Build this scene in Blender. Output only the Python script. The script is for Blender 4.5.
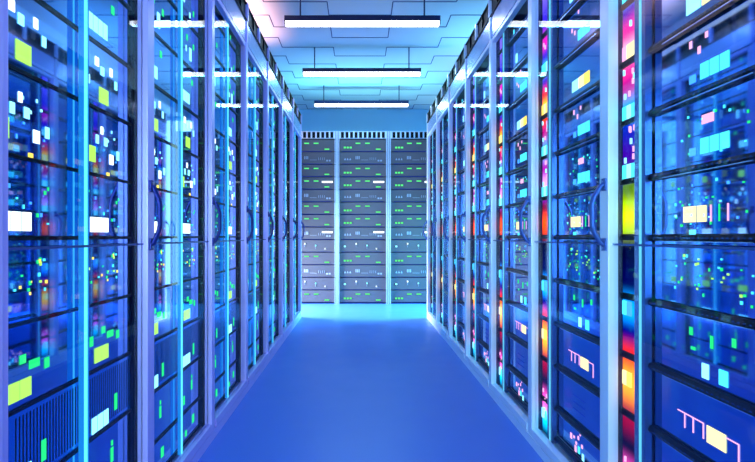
import bpy, math, random
from mathutils import Vector
scene = bpy.context.scene
for o in list(bpy.data.objects): bpy.data.objects.remove(o)
COL = scene.collection
E = 0.785                      # eye height
LX, RX = 0.565, 0.640          # distance of the left and right door planes from the camera axis
PITCH = 0.594

# ------------------------------------------------------------------ camera, world, lights, exposure
cam = bpy.data.cameras.new('camera')
cam.sensor_width = 36
cam.lens = 515 / 755 * 36
cam.shift_x = (377.5 - 360) / 755
cam.shift_y = (236 - 231) / 755
cam.clip_start = 0.02
co = bpy.data.objects.new('camera', cam); COL.objects.link(co)
co.location = (0, 0, E); co.rotation_euler = (math.pi / 2, 0, 0)
scene.camera = co
w = bpy.data.worlds.new('world'); scene.world = w; w.use_nodes = True
w.node_tree.nodes['Background'].inputs[0].default_value = (0.05, 0.12, 0.5, 1)
w.node_tree.nodes['Background'].inputs[1].default_value = 0.3
scene.view_settings.view_transform = 'Standard'
scene.view_settings.look = 'None'
scene.view_settings.gamma = 1
scene.view_settings.exposure = 0.0
scene.view_settings.use_curve_mapping = False
try:
    scene.cycles.max_bounces = 20; scene.cycles.glossy_bounces = 16; scene.cycles.transparent_max_bounces = 40
    scene.cycles.diffuse_bounces = 4; scene.cycles.sample_clamp_indirect = 6
except Exception: pass

def area(name, loc, rot, sx, sy, color, power, spread=180):
    l = bpy.data.lights.new(name, 'AREA'); l.shape = 'RECTANGLE'; l.size = sx; l.size_y = sy
    l.color = color; l.energy = power; l.spread = math.radians(spread)
    o = bpy.data.objects.new(name, l); COL.objects.link(o)
    o.location = loc; o.rotation_euler = rot
    return o
R = math.radians
UP = (math.pi, 0, 0)
# unseen fill lights added above the cabinet rows, shining up at the ceiling
area('ceiling_fill_pink', (-0.98, 3.7, 2.36), UP, 0.10, 2.6, (1.0, 0.52, 0.50), 13, 105)
area('ceiling_fill_amber', (-1.95, 3.0, 2.05), UP, 0.3, 4.4, (1.0, 0.62, 0.34), 30, 130)
area('ceiling_fill_white', (2.05, 4.0, 2.05), UP, 0.3, 4.4, (0.55, 0.90, 1.0), 15, 130)
area('ceiling_fill_blue', (1.15, 1.8, 2.05), UP, 0.3, 3.4, (0.02, 0.20, 1.0), 18, 150)
area('ceiling_fill_blue_low', (-0.95, 1.0, 2.05), UP, 0.3, 2.0, (0.02, 0.20, 1.0), 12, 150)
area('ceiling_fill_cyan', (1.1, 4.9, 2.15), UP, 0.3, 0.9, (0.06, 0.55, 1.0), 4, 140)
area('rear_ceiling_fill', (0.0, 6.35, 2.04), UP, 1.6, 0.3, (0.16, 0.80, 1.0), 15, 140)
# added fill lights over the aisle, at the passage ends and behind the camera
area('aisle_fill', (0.0, 1.2, 2.66), (0, 0, 0), 0.6, 3.0, (0.04, 0.13, 1.0), 18)
area('passage_side_fill', (-1.6, 5.42, 0.50), (0, R(-76), 0), 0.6, 0.7, (0.85, 0.93, 1.0), 95, 120)
area('passage_side_fill_cyan', (1.8, 5.42, 0.85), (0, R(62), 0), 0.9, 0.7, (0.10, 0.85, 1.0), 75, 110)
area('entrance_fill_white', (-0.3, -0.7, 1.0), (R(84), 0, R(-16)), 0.5, 1.0, (0.42, 0.90, 1.0), 8, 80)
area('entrance_fill_lavender', (0.3, -0.7, 1.0), (R(84), 0, R(16)), 0.5, 1.0, (0.55, 0.62, 1.0), 6, 80)

# ------------------------------------------------------------------ materials
def srgb(r, g, b):
    f = lambda c: (c / 255 / 12.92) if c / 255 <= 0.04045 else ((c / 255 + 0.055) / 1.055) ** 2.4
    return (f(r), f(g), f(b), 1)
def pbr(name, col, rough=0.5, metal=0.0, spec=0.5, coat=0.0, noise=0.0, nscale=20, bump=0.0):
    m = bpy.data.materials.new(name); m.use_nodes = True
    nt = m.node_tree; b = nt.nodes['Principled BSDF']
    b.inputs['Base Color'].default_value = col
    b.inputs['Roughness'].default_value = rough
    b.inputs['Metallic'].default_value = metal
    b.inputs['Specular IOR Level'].default_value = spec
    b.inputs['Coat Weight'].default_value = coat
    b.inputs['Coat Roughness'].default_value = 0.05
    tc = nt.nodes.new('ShaderNodeTexCoord'); n = nt.nodes.new('ShaderNodeTexNoise')
    n.inputs['Scale'].default_value = nscale; n.inputs['Detail'].default_value = 4
    nt.links.new(tc.outputs['Object'], n.inputs['Vector'])
    mx = nt.nodes.new('ShaderNodeMapRange')
    mx.inputs['To Min'].default_value = max(0.0, rough - min(0.02, rough * 0.5) - noise); mx.inputs['To Max'].default_value = min(1, rough + 0.02 + noise)
    nt.links.new(n.outputs['Fac'], mx.inputs['Value']); nt.links.new(mx.outputs['Result'], b.inputs['Roughness'])
    if bump:
        bp = nt.nodes.new('ShaderNodeBump'); bp.inputs['Strength'].default_value = bump; bp.inputs['Distance'].default_value = 0.002
        nt.links.new(n.outputs['Fac'], bp.inputs['Height']); nt.links.new(bp.outputs['Normal'], b.inputs['Normal'])
    return m
def emit(name, col, s):
    m = bpy.data.materials.new(name); m.use_nodes = True
    nt = m.node_tree; nt.nodes.clear()
    e = nt.nodes.new('ShaderNodeEmission'); e.inputs[0].default_value = (*col, 1); e.inputs[1].default_value = s
    o = nt.nodes.new('ShaderNodeOutputMaterial'); nt.links.new(e.outputs[0], o.inputs[0])
    return m
def glassmat(name, base, edge, tint, rough=0.0):
    m = bpy.data.materials.new(name); m.use_nodes = True
    nt = m.node_tree; nt.nodes.clear()
    t = nt.nodes.new('ShaderNodeBsdfTransparent'); t.inputs[0].default_value = (*tint, 1)
    g = nt.nodes.new('ShaderNodeBsdfGlossy'); g.inputs['Roughness'].default_value = rough; g.inputs['Color'].default_value = (0.92, 0.96, 1, 1)
    lw = nt.nodes.new('ShaderNodeLayerWeight'); lw.inputs['Blend'].default_value = 0.5
    mr = nt.nodes.new('ShaderNodeMapRange'); mr.inputs['To Min'].default_value = base; mr.inputs['To Max'].default_value = edge
    nt.links.new(lw.outputs['Facing'], mr.inputs['Value'])
    mx = nt.nodes.new('ShaderNodeMixShader'); o = nt.nodes.new('ShaderNodeOutputMaterial')
    nt.links.new(mr.outputs['Result'], mx.inputs[0]); nt.links.new(t.outputs[0], mx.inputs[1]); nt.links.new(g.outputs[0], mx.inputs[2])
    nt.links.new(mx.outputs[0], o.inputs[0])
    return m
M = {
 'ceiling': pbr('ceiling_paint', (0.66, 0.66, 0.68, 1), 0.75, noise=0.05),
 'groove': pbr('ceiling_joint', (0.03, 0.05, 0.14, 1), 0.7),
 'soffit': pbr('soffit_paint', (0.9, 0.9, 0.9, 1), 0.7),
 'wall': pbr('wall_paint', (0.30, 0.68, 0.92, 1), 0.6, bump=0.05),
 'floor': pbr('floor_epoxy', (0.07, 0.20, 0.66, 1), 0.38, spec=0.35, noise=0.04, nscale=6),
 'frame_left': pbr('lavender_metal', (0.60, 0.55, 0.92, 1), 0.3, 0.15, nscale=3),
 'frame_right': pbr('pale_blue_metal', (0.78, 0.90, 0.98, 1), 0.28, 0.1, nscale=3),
 'header': pbr('header_metal', (0.50, 0.54, 0.78, 1), 0.2, 0.6, nscale=3),
 'dark': pbr('navy_metal', (0.006, 0.010, 0.05, 1), 0.3, 0.3),
 'black': pbr('black_plastic', (0.001, 0.001, 0.003, 1), 0.5, spec=0.15),
 'unit': pbr('server_front_navy', (0.19, 0.38, 0.76, 1), 0.03, 1.0, nscale=3),
 'unit_mesh': pbr('server_front_blue', (0.02, 0.30, 0.85, 1), 0.2, 0.7, coat=0.3),
 'far_unit': pbr('slate_server_front', (0.06, 0.06, 0.085, 1), 0.42, 0.1, spec=0.8),
 'far_frame': pbr('silver_frame', (0.55, 0.70, 0.85, 1), 0.3, 0.7),
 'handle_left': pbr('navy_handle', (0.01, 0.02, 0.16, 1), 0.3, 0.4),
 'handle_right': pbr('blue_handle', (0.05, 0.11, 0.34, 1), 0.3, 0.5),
 'steel': pbr('brushed_steel', (0.7, 0.85, 1.0, 1), 0.2, 0.9),
 'post': pbr('blue_grey_post', (0.06, 0.12, 0.34, 1), 0.25, 0.6),
 'housing': pbr('lamp_housing', (0.01, 0.015, 0.08, 1), 0.4),
 'mark': pbr('grey_print', (0.30, 0.36, 0.48, 1), 0.5),
 'glass': glassmat('door_glass', 0.0, 0.07, (0.97, 0.99, 1.0)),
 'tube': emit('tube_cyan', (0.01, 0.30, 1.0), 0.9),
 'tube_core': emit('tube_core', (0.12, 0.80, 1.0), 1.5),
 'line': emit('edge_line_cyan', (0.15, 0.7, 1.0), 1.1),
 'lamp': emit('pendant_diffuser', (0.92, 0.94, 1.0), 10.0),
 'window': emit('lit_window', (0.50, 1.0, 1.0), 3.5),
 'cyan': emit('led_cyan', (0.08, 0.85, 1.0), 1.6), 'ice': emit('led_ice', (0.28, 0.85, 1.0), 2.0),
 'white': emit('led_white', (0.85, 0.97, 1.0), 2.2), 'cream': emit('led_cream', (1.0, 0.85, 0.42), 1.6),
 'yellow': emit('led_yellow', (1.0, 0.72, 0.10), 1.8), 'orange': emit('led_orange', (1.0, 0.30, 0.02), 2.4),
 'pink': emit('led_pink', (1.0, 0.45, 0.75), 1.5), 'lime': emit('led_lime', (0.45, 0.95, 0.12), 1.4),
 'green': emit('led_green', (0.02, 0.85, 0.22), 1.3), 'blue': emit('led_blue', (0.05, 0.30, 1.0), 2.0),
 'fargreen': emit('led_far_green', (0.12, 0.9, 0.22), 1.3),
 'gap': emit('gap_blue', (0.02, 0.08, 0.9), 0.5),
}
def glow_material(name, stops, strength):
    """glow on the side column painted as emission: its colour changes along its length"""
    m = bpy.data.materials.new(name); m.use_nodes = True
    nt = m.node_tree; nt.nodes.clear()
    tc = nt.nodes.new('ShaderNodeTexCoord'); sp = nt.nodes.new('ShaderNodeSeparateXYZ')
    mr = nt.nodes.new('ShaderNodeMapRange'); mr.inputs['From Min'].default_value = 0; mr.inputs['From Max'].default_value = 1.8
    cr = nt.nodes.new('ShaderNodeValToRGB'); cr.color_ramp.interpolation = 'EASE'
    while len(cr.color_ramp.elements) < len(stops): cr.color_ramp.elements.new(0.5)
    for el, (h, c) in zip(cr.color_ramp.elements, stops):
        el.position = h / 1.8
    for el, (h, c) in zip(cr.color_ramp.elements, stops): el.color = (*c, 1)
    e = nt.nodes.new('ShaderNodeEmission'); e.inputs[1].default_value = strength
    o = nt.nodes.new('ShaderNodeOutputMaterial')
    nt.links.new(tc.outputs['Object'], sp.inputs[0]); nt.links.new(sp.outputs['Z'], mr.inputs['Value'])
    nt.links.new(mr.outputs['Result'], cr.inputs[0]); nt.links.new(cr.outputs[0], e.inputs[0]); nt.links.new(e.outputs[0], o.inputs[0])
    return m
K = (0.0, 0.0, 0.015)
def glow_stops(near):
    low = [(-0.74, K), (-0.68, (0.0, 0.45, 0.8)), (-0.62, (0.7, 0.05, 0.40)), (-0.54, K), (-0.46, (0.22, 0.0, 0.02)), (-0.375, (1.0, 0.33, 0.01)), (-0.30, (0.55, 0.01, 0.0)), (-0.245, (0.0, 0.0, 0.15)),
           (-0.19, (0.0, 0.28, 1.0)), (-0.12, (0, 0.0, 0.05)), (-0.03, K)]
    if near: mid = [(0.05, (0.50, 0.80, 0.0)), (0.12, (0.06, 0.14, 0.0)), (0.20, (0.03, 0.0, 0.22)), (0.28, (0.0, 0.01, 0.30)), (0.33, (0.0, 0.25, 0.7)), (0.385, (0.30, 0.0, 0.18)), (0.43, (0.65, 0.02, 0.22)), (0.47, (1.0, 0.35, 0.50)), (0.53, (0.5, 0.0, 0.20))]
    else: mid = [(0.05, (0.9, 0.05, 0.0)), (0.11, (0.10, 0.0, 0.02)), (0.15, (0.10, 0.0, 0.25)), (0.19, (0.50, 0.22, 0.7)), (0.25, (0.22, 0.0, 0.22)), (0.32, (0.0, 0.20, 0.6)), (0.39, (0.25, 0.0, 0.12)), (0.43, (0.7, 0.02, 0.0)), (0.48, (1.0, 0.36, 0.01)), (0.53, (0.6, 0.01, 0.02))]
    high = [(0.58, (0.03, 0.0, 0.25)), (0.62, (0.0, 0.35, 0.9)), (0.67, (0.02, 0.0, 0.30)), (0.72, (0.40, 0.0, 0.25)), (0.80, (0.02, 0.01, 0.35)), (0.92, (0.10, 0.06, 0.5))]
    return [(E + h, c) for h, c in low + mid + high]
M['strip'] = glow_material('painted_glow', glow_stops(False), 3.0)
M['strip_near'] = glow_material('painted_glow_near', glow_stops(True), 2.3)

# ------------------------------------------------------------------ mesh helpers
class MB:
    def __init__(s): s.v = []; s.f = []; s.m = []; s.mats = []
    def mi(s, m):
        if m not in s.mats: s.mats.append(m)
        return s.mats.index(m)
    def box(s, x0, x1, y0, y1, z0, z1, m):
        x0, x1 = sorted((x0, x1)); y0, y1 = sorted((y0, y1)); z0, z1 = sorted((z0, z1))
        n = len(s.v)
        s.v += [(x0,y0,z0),(x1,y0,z0),(x1,y1,z0),(x0,y1,z0),(x0,y0,z1),(x1,y0,z1),(x1,y1,z1),(x0,y1,z1)]
        s.f += [tuple(n+i for i in q) for q in ((0,3,2,1),(4,5,6,7),(0,1,5,4),(1,2,6,5),(2,3,7,6),(3,0,4,7))]
        s.m += [s.mi(m)] * 6
        return s
    def prism(s, pts, axis, a, b, m):
        """convex outline pts (in the two other axes) swept along axis from a to b"""
        n = len(s.v); k = len(pts)
        for t in (a, b):
            for p, q in pts: s.v.append({'x': (t, p, q), 'y': (p, t, q), 'z': (p, q, t)}[axis])
        s.f.append(tuple(range(n, n + k))[::-1]); s.f.append(tuple(range(n + k, n + 2 * k)))
        for i in range(k): s.f.append((n + i, n + (i + 1) % k, n + k + (i + 1) % k, n + k + i))
        s.m += [s.mi(m)] * (k + 2); return s
    def tube(s, pts, r, m, seg=8):
        pts = [Vector(p) for p in pts]; n0 = len(s.v)
        for i, p in enumerate(pts):
            d = (pts[min(i + 1, len(pts) - 1)] - pts[max(i - 1, 0)]).normalized()
            a = d.cross(Vector((0, 1, 0)));
            if a.length < 0.1: a = d.cross(Vector((1, 0, 0)))
            a.normalize(); b = d.cross(a)
            for k in range(seg):
                t = 2 * math.pi * k / seg
                s.v.append(tuple(p + a * r * math.cos(t) + b * r * math.sin(t)))
        for i in range(len(pts) - 1):
            for k in range(seg):
                k2 = (k + 1) % seg; q = n0 + i * seg
                s.f.append((q + k, q + k2, q + seg + k2, q + seg + k)); s.m.append(s.mi(m))
        s.f.append(tuple(range(n0, n0 + seg))[::-1]); s.m.append(s.mi(m))
        e = n0 + (len(pts) - 1) * seg
        s.f.append(tuple(range(e, e + seg))); s.m.append(s.mi(m)); return s
    def build(s, name, parent=None, bevel=0.0):
        me = bpy.data.meshes.new(name); me.from_pydata(s.v, [], s.f)
        for m in s.mats: me.materials.append(M[m])
        me.polygons.foreach_set('material_index', s.m)
        me.update()
        import bmesh
        bm = bmesh.new(); bm.from_mesh(me); bmesh.ops.recalc_face_normals(bm, faces=bm.faces)
        if bevel: bmesh.ops.bevel(bm, geom=list(bm.edges), offset=bevel, segments=2, affect='EDGES', profile=0.6)
        bm.to_mesh(me); bm.free()
        o = bpy.data.objects.new(name, me); COL.objects.link(o)
        if parent: o.parent = parent
        return o
def thing(name, loc):
    o = bpy.data.objects.new(name, None); COL.objects.link(o); o.location = loc; o.empty_display_size = 0.1
    return o
def tag(o, label=None, cat=None, group=None, kind=None):
    for k, v in (('label', label), ('category', cat), ('group', group), ('kind', kind)):
        if v: o[k] = v
    return o
def copy_tree(o, parent=None):
    c = o.copy(); COL.objects.link(c)
    if parent: c.parent = parent
    for ch in list(o.children):
        copy_tree(ch, c)
    return c

# ------------------------------------------------------------------ the room
XW, YB, YF, HC, HS = 2.9, 7.8, -1.2, E + 1.92, E + 1.80
def struct(mb, name): return tag(mb.build(name), kind='structure')
struct(MB().box(-XW, XW, YF, YB, -0.1, 0, 'floor'), 'floor')
c = MB().box(-1.45, 1.45, YF, YB, HC, HC + 0.1, 'ceiling')
c.box(-XW, -1.45, YF, YB, HS, HC + 0.1, 'soffit').box(1.45, XW, YF, YB, HS, HC + 0.1, 'soffit')
G = 0.005; zt = HC - 0.003
TL = 0.508; bounds = [-1.30, -0.79, -0.27, 0.27, 0.79, 1.30]
edges = [-1.45] + bounds + [1.45]
for i in range(7):
    ph = 4.98 if (i % 2 == 1) else 4.98 - TL / 2
    # columns 1, 3 and 5 share the centre column's rhythm
    y = ph - 14 * TL
    while y < YB:
        if y > YF: c.box(edges[i], edges[i + 1], y - G, y + G, zt, HC + 0.002, 'groove')
        y += TL
for i, b in enumerate(bounds):
    first = 4.98 if i in (0, 5) else 4.98 - TL / 2
    if i in (1, 4): first = 4.98
    if i in (2, 3): first = 4.98 - TL / 2
    y = first - 14 * TL
    while y < YB:
        if y > YF: c.box(b - 0.004, b + 0.004, y, min(y + TL / 2, YB), zt, HC + 0.002, 'groove')
        y += TL
struct(c, 'ceiling')
struct(MB().box(-XW, XW, YB, YB + 0.1, 0, HC, 'wall'), 'wall_back')
struct(MB().box(-XW, XW, YF - 0.1, YF, 0, HC, 'wall'), 'wall_front')
struct(MB().box(-XW - 0.1, -XW, YF, YB, 0, HC, 'wall'), 'wall_left')
struct(MB().box(XW, XW + 0.1, YF, YB, 0, HC, 'wall'), 'wall_right')
wn = MB().box(1.34, 2.7, YB - 0.012, YB - 0.004, 0.04, E + 1.74, 'window')
for x in (1.30, 2.70): wn.box(x, x + 0.04, YB - 0.04, YB, 0, E + 1.78, 'frame_right')
wn.box(1.30, 2.74, YB - 0.04, YB, E + 1.74, E + 1.78, 'frame_right').box(1.30, 2.74, YB - 0.04, YB, 0, 0.04, 'frame_right')
struct(wn, 'window_1')

# ------------------------------------------------------------------ pendant lamps
names = ['first', 'second', 'third']
lab = ['long black linear pendant lamp closest to the camera, widest of the three under the ceiling',
       'middle black linear pendant lamp of the three hanging over the aisle',
       'smallest-looking linear pendant lamp, hanging deepest in the room before the far racks']
for k, (y, up) in enumerate(((3.99, 1.643), (5.24, 1.647), (6.57, 1.668))):
    t = thing('pendant_lamp', (0.018, y, E + up))
    tag(t, lab[k], 'lamp', 'linear pendant lamps over the aisle')
    h = MB().box(-0.60, 0.60, -0.035, 0.035, 0.010, 0.052, 'housing').box(-0.60, -0.592, -0.035, 0.035, -0.012, 0.016, 'housing').box(0.592, 0.60, -0.035, 0.035, -0.012, 0.016, 'housing')
    h.build('housing', t)
    MB().prism([(-0.034, 0.010), (0.034, 0.010), (0.03, -0.008), (0.02, -0.014), (-0.02, -0.014), (-0.03, -0.008)], 'x', -0.592, 0.592, 'lamp').build('diffuser', t)
    l = area('pendant_light', (0.018, y, E + up - 0.016), (0, 0, 0), 1.16, 0.045, ((0.1, 0.45, 1.0), (0.12, 0.75, 1.0), (0.3, 0.95, 1.0))[k], (4, 12, 9)[k])
    for s in (-1, 1):
        MB().tube([(s * 0.48, 0, 0.052), (s * 0.48, 0, HC - E - up)], 0.006, 'housing').build('suspension_rod', t)

# ------------------------------------------------------------------ side cabinets
BARS = [0.895, 0.745, 0.594, 0.441, 0.291, 0.138, -0.006, -0.158, -0.309, -0.459, -0.61, -0.715]
TOP = 0.965
class Loc:
    """boxes in cabinet space: u runs from the far door edge towards the camera, d away from the aisle"""
    def __init__(s, side, mb): s.s = side; s.mb = mb
    def box(s, u0, u1, d0, d1, z0, z1, m): s.mb.box(s.s * d0, s.s * d1, -u0, -u1, z0, z1, m); return s
def make_cabinet(side, near=False, cut=False):
    S = -1 if side == 'left' else 1
    fm = 'frame_left' if side == 'left' else 'frame_right'
    t = thing('server_cabinet', (0, 0, 0))
    b = MB(); q = Loc(S, b)
    q.box(0.002, 0.014, 0.032, 0.50, 0.05, E + 1.075, 'dark').box(0.580, 0.592, 0.032, 0.50, 0.05, E + 1.075, 'dark')
    q.box(0.014, 0.580, 0.49, 0.50, 0.05, E + 1.075, 'dark').box(0.002, 0.592, 0.03, 0.50, E + 0.97, E + 1.075, 'dark')
    b.build('cabinet_body', t)
    b = MB(); Loc(S, b).box(0, 0.594, 0.0, 0.48, 0.0, 0.034, fm); b.build('plinth', t)
    b = MB(); q = Loc(S, b)
    q.box(0.002, 0.592, 0.006, 0.028, E + 0.972, E + 1.078, 'header').box(0.002, 0.020, 0.0, 0.028, E + 0.972, E + 1.078, fm)
    b.build('header_panel', t)
    # perforated strip on top with a pale bracket every half cabinet
    b = MB(); q = Loc(S, b)
    d0, d1, z1 = 0.0, 0.03, E + 1.165
    z0 = E + 1.08
    q.box(0.0, 0.594, d0 + 0.008, d1, z0, z1 - 0.006, 'black')
    q.box(0.0, 0.594, d0, d1, z1 - 0.006, z1, 'black').box(0.0, 0.594, d0, d1, z0, z0 + 0.006, 'black')
    for u in (0.0, 0.297):
        q.box(u, u + 0.022, d0 - 0.004, d0 + 0.008, z0 + 0.004, z1 + 0.004, fm)
        q.box(u + 0.14, u + 0.148, d0, d0 + 0.008, z0, z1, 'black')
    b.build('vent_trim', t)
    # door
    b = MB(); q = Loc(S, b)
    w1 = 0.040
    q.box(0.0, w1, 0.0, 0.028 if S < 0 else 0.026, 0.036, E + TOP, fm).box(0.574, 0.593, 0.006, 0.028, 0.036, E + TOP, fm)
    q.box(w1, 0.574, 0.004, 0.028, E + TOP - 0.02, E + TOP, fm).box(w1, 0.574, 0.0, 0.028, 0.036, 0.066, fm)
    dr = b.build('door', t, 0.002)
    b = MB(); Loc(S, b).box(w1, 0.574, 0.014, 0.018, 0.066, E + TOP - 0.02, 'glass'); b.build('glass_pane', dr)
    b = MB(); Loc(S, b).box(w1, 0.574, 0.011, 0.014, E - 0.024, E - 0.019, 'post'); b.build('middle_rail', dr)
    hm = 'handle_left' if side == 'left' else 'handle_right'
    b = MB(); u = 0.024; zl, zh = E - 0.024, E + 0.136
    out = 0.026 if side == 'left' else 0.035
    for a0, a1 in ((zl - 0.014, zl + 0.018), (zh - 0.018, zh + 0.014)):
        b.box(0, S * -0.006, -u - 0.009, -u + 0.009, a0, a1, hm)
    prof = [(0.0, zl), (-out * 0.35, zl + 0.006), (-out * 0.85, zl + 0.035), (-out, zl + 0.052), (-out, zh - 0.052), (-out * 0.85, zh - 0.035), (-out * 0.35, zh - 0.006), (0.0, zh)]
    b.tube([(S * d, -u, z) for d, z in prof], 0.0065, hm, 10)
    for z in (zl - 0.007, zh + 0.007): b.tube([(S * -0.006, -u, z), (S * -0.008, -u, z)], 0.003, 'steel')
    if not cut: b.build('handle', dr)
    if side == 'left':
        b = MB(); q = Loc(S, b); q.box(0.016, 0.050, 0.030, 0.036, 0.05, E + TOP, 'black'); b.build('edge_panel', t)
        b = MB(); q = Loc(S, b)
        q.box(0.292, 0.298, 0.024, 0.032, 0.067, E + TOP - 0.021, 'tube').box(0.303, 0.307, 0.021, 0.031, 0.067, E + TOP - 0.021, 'tube_core').box(0.312, 0.319, 0.024, 0.032, 0.067, E + TOP - 0.021, 'tube')
        b.build('light_tube', t)
    else:
        b = MB(); q = Loc(S, b); q.box(0.016, 0.090, 0.050, 0.056, 0.05, E + TOP, 'strip_near' if near else 'strip'); b.build('painted_glow_strip', t)  # coloured glow on the side column, painted as an emission ramp
        b = MB()
        for z in BARS[:-1]: b.prism([(0.041, E + z + 0.003), (0.043, E + z + 0.011), (0.049, E + z + 0.011), (0.049, E + z - 0.005), (0.043, E + z - 0.005)], 'y', -0.018, -0.090, 'black')
        b.build('ledge_slats', t)
        b = MB(); q = Loc(S, b)
        q.box(0.092, 0.118, 0.040, 0.056, 0.05, E + TOP, 'post').box(0.124, 0.140, 0.040, 0.056, 0.05, E + TOP, 'post')
        b.build('centre_post', t)
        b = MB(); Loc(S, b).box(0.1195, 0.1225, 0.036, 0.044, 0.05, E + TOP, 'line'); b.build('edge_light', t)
        # status blocks that sit over the painted glow
        b = MB(); q = Loc(S, b)
        for z, cols in ((0.62, ('cyan', 'cyan', 'ice')), (0.47, ('yellow', 'cream', 'yellow') if not near else ('pink', 'cream', 'cream')), (0.315, ('cyan', 'ice', 'cyan')), (0.165, ('cyan', 'ice', 'cyan')),
                        (-0.185, ('cyan', 'blue')), (-0.365, ('cream', 'yellow')), (-0.66, ('ice', 'cyan'))):
            for j, cn in enumerate(cols): q.box(0.028 + j * 0.022, 0.047 + j * 0.022, 0.042, 0.046, E + z - 0.018, E + z + 0.018, cn)
        rnd = random.Random(5)
        for j in range(26):
            uu = rnd.uniform(0.025, 0.085); z = rnd.choice((-0.69, -0.66, -0.64, -0.6, 0.2, 0.25, 0.36, 0.4, 0.55, 0.7)) + rnd.uniform(-0.02, 0.02)
            q.box(uu, uu + 0.005, 0.042, 0.046, E + z, E + z + 0.014, rnd.choice(('pink', 'ice', 'pink')))
        b.build('status_blocks', t)
    return t

# what each server's display shows: (u, z above the unit's lower edge, width, height, colour)
def triple(u, z, c, w=0.0245, h=0.038, n=3, g=0.0045): return [(u + i * (w + g), z, w, h, c) for i in range(n)]
def dots(seed, n, u0, u1, cols, w=(0.003, 0.006), h=(0.003, 0.008)):  # random emissive specks; on the right row they stand in for reflections
    r = random.Random(seed); out = []
    for _ in range(n):
        out.append((round(r.uniform(u0, u1), 3), round(r.uniform(0.02, 0.115), 3), r.uniform(*w), r.uniform(*h), r.choice(cols)))
    return out
RIGHT = {
 0: ([(0.17, 0.03, 0.012, 0.03, 'cyan')], 'one small cyan light'),
 1: ([(0.205, 0.03, 0.022, 0.045, 'ice')], 'single pale block'),
 2: ([(0.22, 0.075, 0.008, 0.016, 'pink'), (0.242, 0.06, 0.008, 0.016, 'pink')] + triple(0.27, 0.032, 'cyan') + [(0.27, 0.118, 0.007, 0.014, 'pink')], 'two pink dots beside three cyan blocks'),
 3: ([(0.225, 0.030, 0.045, 0.042, 'ice'), (0.275, 0.030, 0.04, 0.042, 'cream'), (0.316, 0.030, 0.036, 0.042, 'yellow')], 'pale blue and yellow blocks'),
 4: ([(0.235, 0.105, 0.008, 0.018, 'pink'), (0.262, 0.085, 0.008, 0.018, 'pink'), (0.285, 0.11, 0.008, 0.014, 'pink'), (0.235, 0.03, 0.02, 0.02, 'blue')] + triple(0.27, 0.03, 'cyan'), 'scattered pink dots over cyan blocks'),
 5: ([(0.275, 0.09, 0.026, 0.022, 'pink'), (0.235, 0.03, 0.02, 0.02, 'blue'), (0.30, 0.09, 0.01, 0.022, 'pink')] + triple(0.27, 0.03, 'cyan') + dots(3, 14, 0.18, 0.4, ('green', 'cyan')), 'pink block above three cyan ones'),
 6: ([(0.215, 0.035, 0.04, 0.04, 'cream'), (0.26, 0.035, 0.028, 0.04, 'cream'), (0.235, 0.004, 0.02, 0.018, 'cyan')] + [(0.30 + i * 0.024, 0.035, 0.003, 0.04, ('pink', 'green', 'pink')[i]) for i in range(3)] + dots(4, 30, 0.18, 0.42, ('cyan', 'green', 'blue', 'ice')), 'cream blocks beside thin upright bars'),
 7: (dots(5, 34, 0.18, 0.42, ('green', 'green', 'lime', 'cyan')), 'scatter of tiny painted green glints'),
 8: ([(0.275, 0.020, 0.020, 0.036, 'ice'), (0.325, 0.020, 0.024, 0.036, 'cyan'), (0.235, 0.1, 0.01, 0.02, 'green'), (0.30, 0.085, 0.008, 0.03, 'green'), (0.24, 0.07, 0.014, 0.008, 'green'), (0.36, 0.1, 0.010, 0.02, 'green')], 'two pale cyan blocks side by side'),
 9: ([(0.205, 0.0985, 0.085, 0.0022, 'pink')] + [(x, 0.068, 0.0024, 0.032, 'pink') for x in (0.228, 0.256, 0.288)] + [(0.300, 0.066, 0.026, 0.034, 'cream'), (0.328, 0.066, 0.026, 0.034, 'cream'), (0.354, 0.0945, 0.034, 0.0022, 'pink'), (0.386, 0.055, 0.0024, 0.0415, 'pink')], 'comb-like line mark beside two cream blocks'),
 10: ([(0.23, 0.09 - i * 0.022, 0.09, 0.002, 'gap') for i in range(3)], 'faint line print only'),
 11: ([(0.21, 0.045, 0.013, 0.022, 'pink'), (0.236, 0.055, 0.008, 0.010, 'pink'), (0.252, 0.040, 0.009, 0.012, 'pink'), (0.245, 0.015, 0.013, 0.024, 'pink'), (0.268, 0.062, 0.009, 0.014, 'pink'),
       (0.270, 0.02, 0.013, 0.026, 'cyan'), (0.295, 0.045, 0.009, 0.014, 'pink'), (0.3, 0.01, 0.013, 0.024, 'ice'), (0.283, 0.08, 0.007, 0.012, 'pink')], 'cluster of small pink and cyan blocks'),
}
def both(lst): return [(u, z, w, h, c) for u, z, w, h, c in lst] + [(u + 0.29, z, w, h, c) for u, z, w, h, c in lst]
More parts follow.
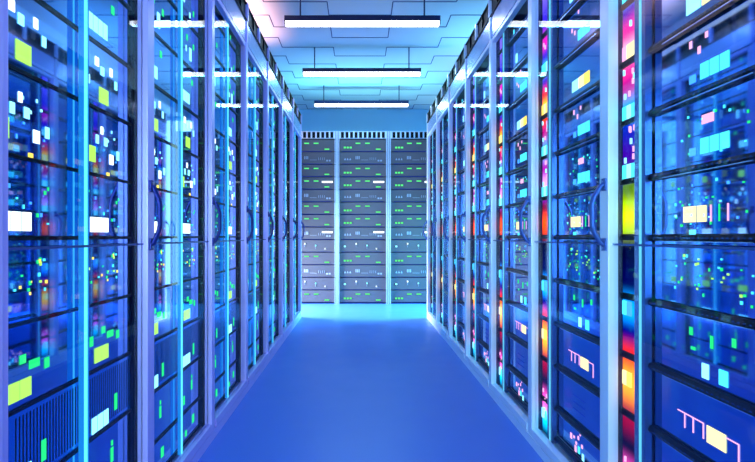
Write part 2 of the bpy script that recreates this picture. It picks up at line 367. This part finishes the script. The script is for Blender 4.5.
LEFT = {
 0: (both([(0.16, 0.03, 0.01, 0.02, 'green')]), 'small green lights'),
 1: (both([(0.10, 0.05, 0.010, 0.02, 'green'), (0.14, 0.03, 0.010, 0.018, 'ice'), (0.2, 0.06, 0.01, 0.02, 'ice'), (0.23, 0.04, 0.01, 0.02, 'white')]), 'green and white specks'),
 2: (both([(0.13, 0.03, 0.02, 0.045, 'ice'), (0.10, 0.08, 0.012, 0.02, 'green'), (0.17, 0.09, 0.012, 0.02, 'green'), (0.18, 0.05, 0.008, 0.02, 'ice')]), 'pale block and green specks'),
 3: (both(triple(0.15, 0.025, 'ice', 0.018, 0.036, 4) + [(0.115, 0.1, 0.014, 0.02, 'green')]), 'rows of four pale blue blocks'),
 4: (both([(0.145, 0.02, 0.042, 0.036, 'lime'), (0.10, 0.07, 0.012, 0.02, 'ice'), (0.125, 0.095, 0.012, 0.02, 'white'), (0.165, 0.085, 0.016, 0.02, 'ice'), (0.19, 0.10, 0.016, 0.02, 'white'), (0.23, 0.05, 0.01, 0.02, 'ice')]), 'yellow-green blocks under white dashes'),
 5: (both([(0.205, 0.03, 0.026, 0.036, 'lime'), (0.09, 0.05, 0.012, 0.022, 'ice'), (0.12, 0.035, 0.018, 0.024, 'white'), (0.15, 0.075, 0.014, 0.02, 'ice'), (0.17, 0.10, 0.010, 0.018, 'white'), (0.19, 0.075, 0.012, 0.02, 'ice'), (0.14, 0.0, 0.012, 0.014, 'yellow')] + dots(8, 8, 0.09, 0.25, ('ice', 'blue'))), 'lime blocks among white specks'),
 6: (both(triple(0.145, 0.015, 'white', 0.024, 0.034) + dots(9, 12, 0.09, 0.25, ('cyan', 'green', 'blue'))), 'bright white triple blocks'),
 7: (both(dots(10, 26, 0.09, 0.26, ('green', 'green', 'lime', 'cyan', 'yellow'))), 'sprinkle of green and yellow lights'),
 8: (both([(0.145, 0.018, 0.030, 0.034, 'lime'), (0.178, 0.018, 0.030, 0.034, 'lime'), (0.09, 0.055, 0.014, 0.02, 'green'), (0.12, 0.065, 0.03, 0.016, 'green'), (0.16, 0.08, 0.016, 0.016, 'green'), (0.215, 0.06, 0.014, 0.022, 'green'), (0.235, 0.085, 0.008, 0.016, 'ice')]), 'pairs of lime squares and green dashes'),
 9: (both(triple(0.145, 0.010, 'ice', 0.022, 0.036) + [(0.10, 0.03, 0.014, 0.04, 'green')]), 'blue front and pale triple blocks'),
 10: (both([(0.12, 0.06, 0.012, 0.035, 'green'), (0.122, 0.10, 0.007, 0.012, 'green'), (0.2, 0.03, 0.014, 0.03, 'green')]), 'small upright green figures'),
 11: (both([(0.10, 0.04, 0.02, 0.03, 'green'), (0.18, 0.02, 0.014, 0.02, 'green'), (0.22, 0.06, 0.014, 0.016, 'green')]), 'green blocks near the plinth'),
}
def make_server(side, lev, split=False):
    S = -1 if side == 'left' else 1
    top = TOP - 0.022 if lev == 0 else BARS[lev - 1]
    bot = BARS[lev]; h = top - bot
    t = thing('rack_server', (0, 0, 0))
    if side == 'left': u0, u1, dF = 0.054, 0.572, 0.040
    else: u0, u1, dF = 0.142, 0.572, 0.060
    fm = 'unit_mesh' if (side == 'left' and lev == 9) else 'unit'
    b = MB(); q = Loc(S, b)
    q.box(u0, u1, dF, dF + 0.36, 0.0105 if side == 'right' else 0.006, h - 0.0068 if side == 'right' else h - 0.002, fm)
    if fm == 'unit_mesh':
        for j in range(46): q.box(u0 + j * 0.010, u0 + j * 0.010 + 0.004, dF - 0.0002, dF, 0.016, h - 0.012, 'black')
    o = b.build('casing', t)
    b = MB()
    if side == 'right':   # black ledge with a bevelled nose and a bright lower edge
        pts = [(S * dF, -0.006), (S * 0.047, -0.006), (S * 0.044, 0.000), (S * 0.050, 0.009), (S * dF, 0.009)]
        b.prism(pts, 'y', -0.143, -0.50, 'black')
        b.box(S * 0.0445, S * 0.047, -0.20, -0.47, -0.0068, -0.0050, 'steel')
        for j in range(22): b.box(S * 0.0425, S * 0.0435, -0.17 - j * 0.014, -0.176 - j * 0.014, 0.0, 0.003, 'post')
    else:
        b.box(S * (dF - 0.0005), S * (dF - 0.005), -u0, -u1, -0.001, 0.005, 'black')
    b.build('front_ledge', t)
    disp, txt = (LEFT if side == 'left' else RIGHT)[lev]
    b = MB(); q = Loc(S, b)
    def light(lst, name):
        if not lst: return
        b = MB(); q = Loc(S, b)
        for u, z, w, hh, c in lst: q.box(u, min(u + w, u1), dF - 0.0016, dF - 0.0003, z, z + hh, c)
        return b.build(name, t)
    fixed = []
    for u, z, w, hh, c in disp:
        u += 0.03
        if side == 'right' and lev != 9: u += 0.010; hh *= 0.84
        if side == 'right' and lev == 9: z -= 0.022
        if side == 'left' and 0.27 < u < 0.325: continue
        if z + hh > h - 0.004: z = max(0.012, h - hh - 0.006)
        fixed.append((u, z, w, hh, c))
    if split:
        small = [x for x in fixed if x[2] * x[3] < 1.3e-4]
        for x in fixed:
            if x not in small: light([x], 'indicator_light')
        o = light(small, 'lights_and_glints')
        if o: o['kind'] = 'stuff'
    else: light(fixed, 'status_display')
    return t, bot, txt

ORD = ['first', 'second', 'third', 'fourth', 'fifth', 'sixth', 'seventh', 'eighth', 'ninth', 'tenth', 'eleventh', 'twelfth', 'thirteenth']
for side, X, y0, n, k0 in (('left', -LX, 1.411, 8, -1), ('right', RX, 1.368, 7, 0)):
    proto = make_cabinet(side); far_proto_used = False
    near_proto = make_cabinet(side, True) if side == 'right' else None
    servers = [make_server(side, l, True) for l in range(12)]
    plain = [make_server(side, l) for l in range(12)]
    last_split = 3 if side == 'right' else 4
    cut_cab = make_cabinet(side, cut=True) if side == 'left' else None
    for k in range(n):
        kk = k + k0
        if near_proto and k == 0: cab = near_proto
        elif cut_cab and k == 0: cab = cut_cab
        else:
            cab = proto if not far_proto_used else copy_tree(proto)
            far_proto_used = True
        y = y0 + kk * PITCH
        cab.location = (X, y, 0)
        if side == 'left': w_ = 'cut off by the picture edge' if kk < 0 else ORD[kk] + ' fully visible one from the front'
        else: w_ = ORD[kk] + ' one from the front'
        fin = 'lavender-framed' if side == 'left' else 'pale-framed'
        row = 'row with cyan light tubes' if side == 'left' else 'row with red light strips'
        tag(cab, f'{fin} glass-door server cabinet, {w_}, {row}'[:150], 'server cabinet', f'glass-door cabinets along the {side} of the aisle')
        for l, (sv, bot, txt) in enumerate(servers):
            s = sv if k == 0 else copy_tree(sv) if k <= last_split else plain[l][0] if k == last_split + 1 else copy_tree(plain[l][0])
            s.location = (X, y, E + bot)
            cabn = ('cut-off cabinet' if kk < 0 else ORD[kk] + ' cabinet')
            tag(s, f'server with {txt}, {ORD[l]} down, {cabn}, {side} row', 'server', f'servers in the {side} row of cabinets')

# ------------------------------------------------------------------ far racks facing the aisle
YFAR = 5.95; FP = 0.595; X0 = -0.861; FU = 0.1455; FTOP = 1.905
def make_rack():
    t = thing('server_rack', (0, 0, 0))
    b = MB()
    b.box(0.012, FP - 0.012, 0.03, 0.62, 0.0, 0.012, 'dark').box(0.004, 0.014, 0.03, 0.62, 0, 1.995, 'dark').box(FP - 0.014, FP - 0.004, 0.03, 0.62, 0, 1.995, 'dark')
    b.box(0.014, FP - 0.014, 0.61, 0.62, 0, 1.995, 'dark').box(0.014, FP - 0.014, 0.03, 0.61, 1.985, 1.995, 'dark')
    b.build('cabinet_body', t)
    for x in (0.002, FP - 0.026):
        b = MB(); b.box(x, x + 0.009, -0.012, 0.03, 0, 1.995, 'far_frame').box(x + 0.009, x + 0.015, 0.0, 0.03, 0, 1.995, 'dark').box(x + 0.015, x + 0.024, -0.012, 0.03, 0, 1.995, 'far_frame')
        b.build('front_post', t)
    b = MB(); b.box(0.028, FP - 0.028, 0.006, 0.03, 1.912, 1.995, 'black')
    b.box(0.028, FP - 0.028, 0.0, 0.006, 1.912, 1.918, 'far_frame').box(0.028, FP - 0.028, 0.0, 0.006, 1.988, 1.995, 'far_frame')
    for j in range(11): b.box(0.028 + j * 0.0525, 0.046 + j * 0.0525, 0.0, 0.006, 1.918, 1.988, 'far_frame')
    b.build('vent_grille', t)
    return t
def make_unit(kind):
    t = thing('rack_server', (0, 0, 0))
    b = MB(); b.box(0.028, FP - 0.028, 0.016, 0.50, 0.006, FU - 0.004, 'far_unit')
    b.box(0.06, FP - 0.06, 0.012, 0.016, 0.003, 0.008, 'gap')
    b.build('casing', t)
    b = MB()
    def bx(x, z, w, h, m):
        if m == 'mark': b.box(x, x + w, 0.010, 0.0155, z, z + h, m)
        else: MB().box(x, x + w, 0.010, 0.0155, z, z + h, m).build('indicator_light', t)
    if kind[0] == 'g':
        for i in range(3): bx(0.078 + i * 0.034, 0.040, 0.024, 0.019, 'fargreen')
        bx(0.215, 0.092, 0.055, 0.013, 'fargreen'); bx(0.325, 0.092, 0.055, 0.013, 'fargreen'); bx(0.45, 0.024, 0.055, 0.013, 'fargreen')
    elif kind[0] == 'm':
        for i in range(3): b.prism([(0.082 + i * 0.03, 0.05), (0.104 + i * 0.03, 0.05), (0.093 + i * 0.03, 0.076)], 'y', 0.012, 0.0155, 'mark')
        for i in range(3): bx(0.215 + i * 0.018, 0.06, 0.010, 0.035, 'mark')
        bx(0.28, 0.05, 0.08, 0.003, 'mark')
        for i in range(4): bx(0.38 + i * 0.022, 0.05, 0.004, 0.03, 'mark')
        bx(0.47, 0.035, 0.02, 0.018, 'mark'); bx(0.5, 0.035, 0.02, 0.018, 'mark')
    else:
        bx(0.08, 0.06, 0.022, 0.018, 'ice'); bx(0.215, 0.09, 0.014, 0.018, 'white'); bx(0.34, 0.07, 0.014, 0.018, 'ice'); bx(0.45, 0.035, 0.012, 0.015, 'white')
        for x, z in ((0.22, 0.06), (0.345, 0.04)): bx(x, z, 0.003, 0.028, 'mark')
    if kind.endswith('w'): bx(0.42, 0.078, 0.125, 0.020, 'white')
    if b.v: b.build('printed_marking', t)
    return t
SEQ = ['g', 'm', 'g', 'gw', 'm', 'g', 'g', 'mw', 'd', 'g', 'm', 'd', 'g']
TXT = {'g': 'green lights', 'gw': 'green lights and a white bar', 'm': 'grey printed marks', 'mw': 'white bar over grey marks', 'd': 'tiny white dots'}
rp = make_rack(); up_ = {k: make_unit(k) for k in TXT}; used = set()
pos = ['cyan-lit end rack of the three', 'middle rack of the three', 'grey-lit end rack of the three']
for r in range(3):
    rk = rp if r == 0 else copy_tree(rp)
    rk.location = (X0 + r * FP, YFAR, 0)
    side = ['leftmost', 'middle', 'rightmost'][r]
    tag(rk, f'dark slatted server rack with silver posts, {side} of the three closing the aisle', 'server rack', 'racks at the end of the aisle')
    for i, kd in enumerate(SEQ):
        src = up_[kd]
        u = src if kd not in used else copy_tree(src); used.add(kd)
        u.location = (X0 + r * FP, YFAR, FTOP - (i + 1) * FU)
        tag(u, f'server with {TXT[kd]}, {ORD[i]} down in the {side} aisle-end rack', 'server', 'servers in the racks ending the aisle')
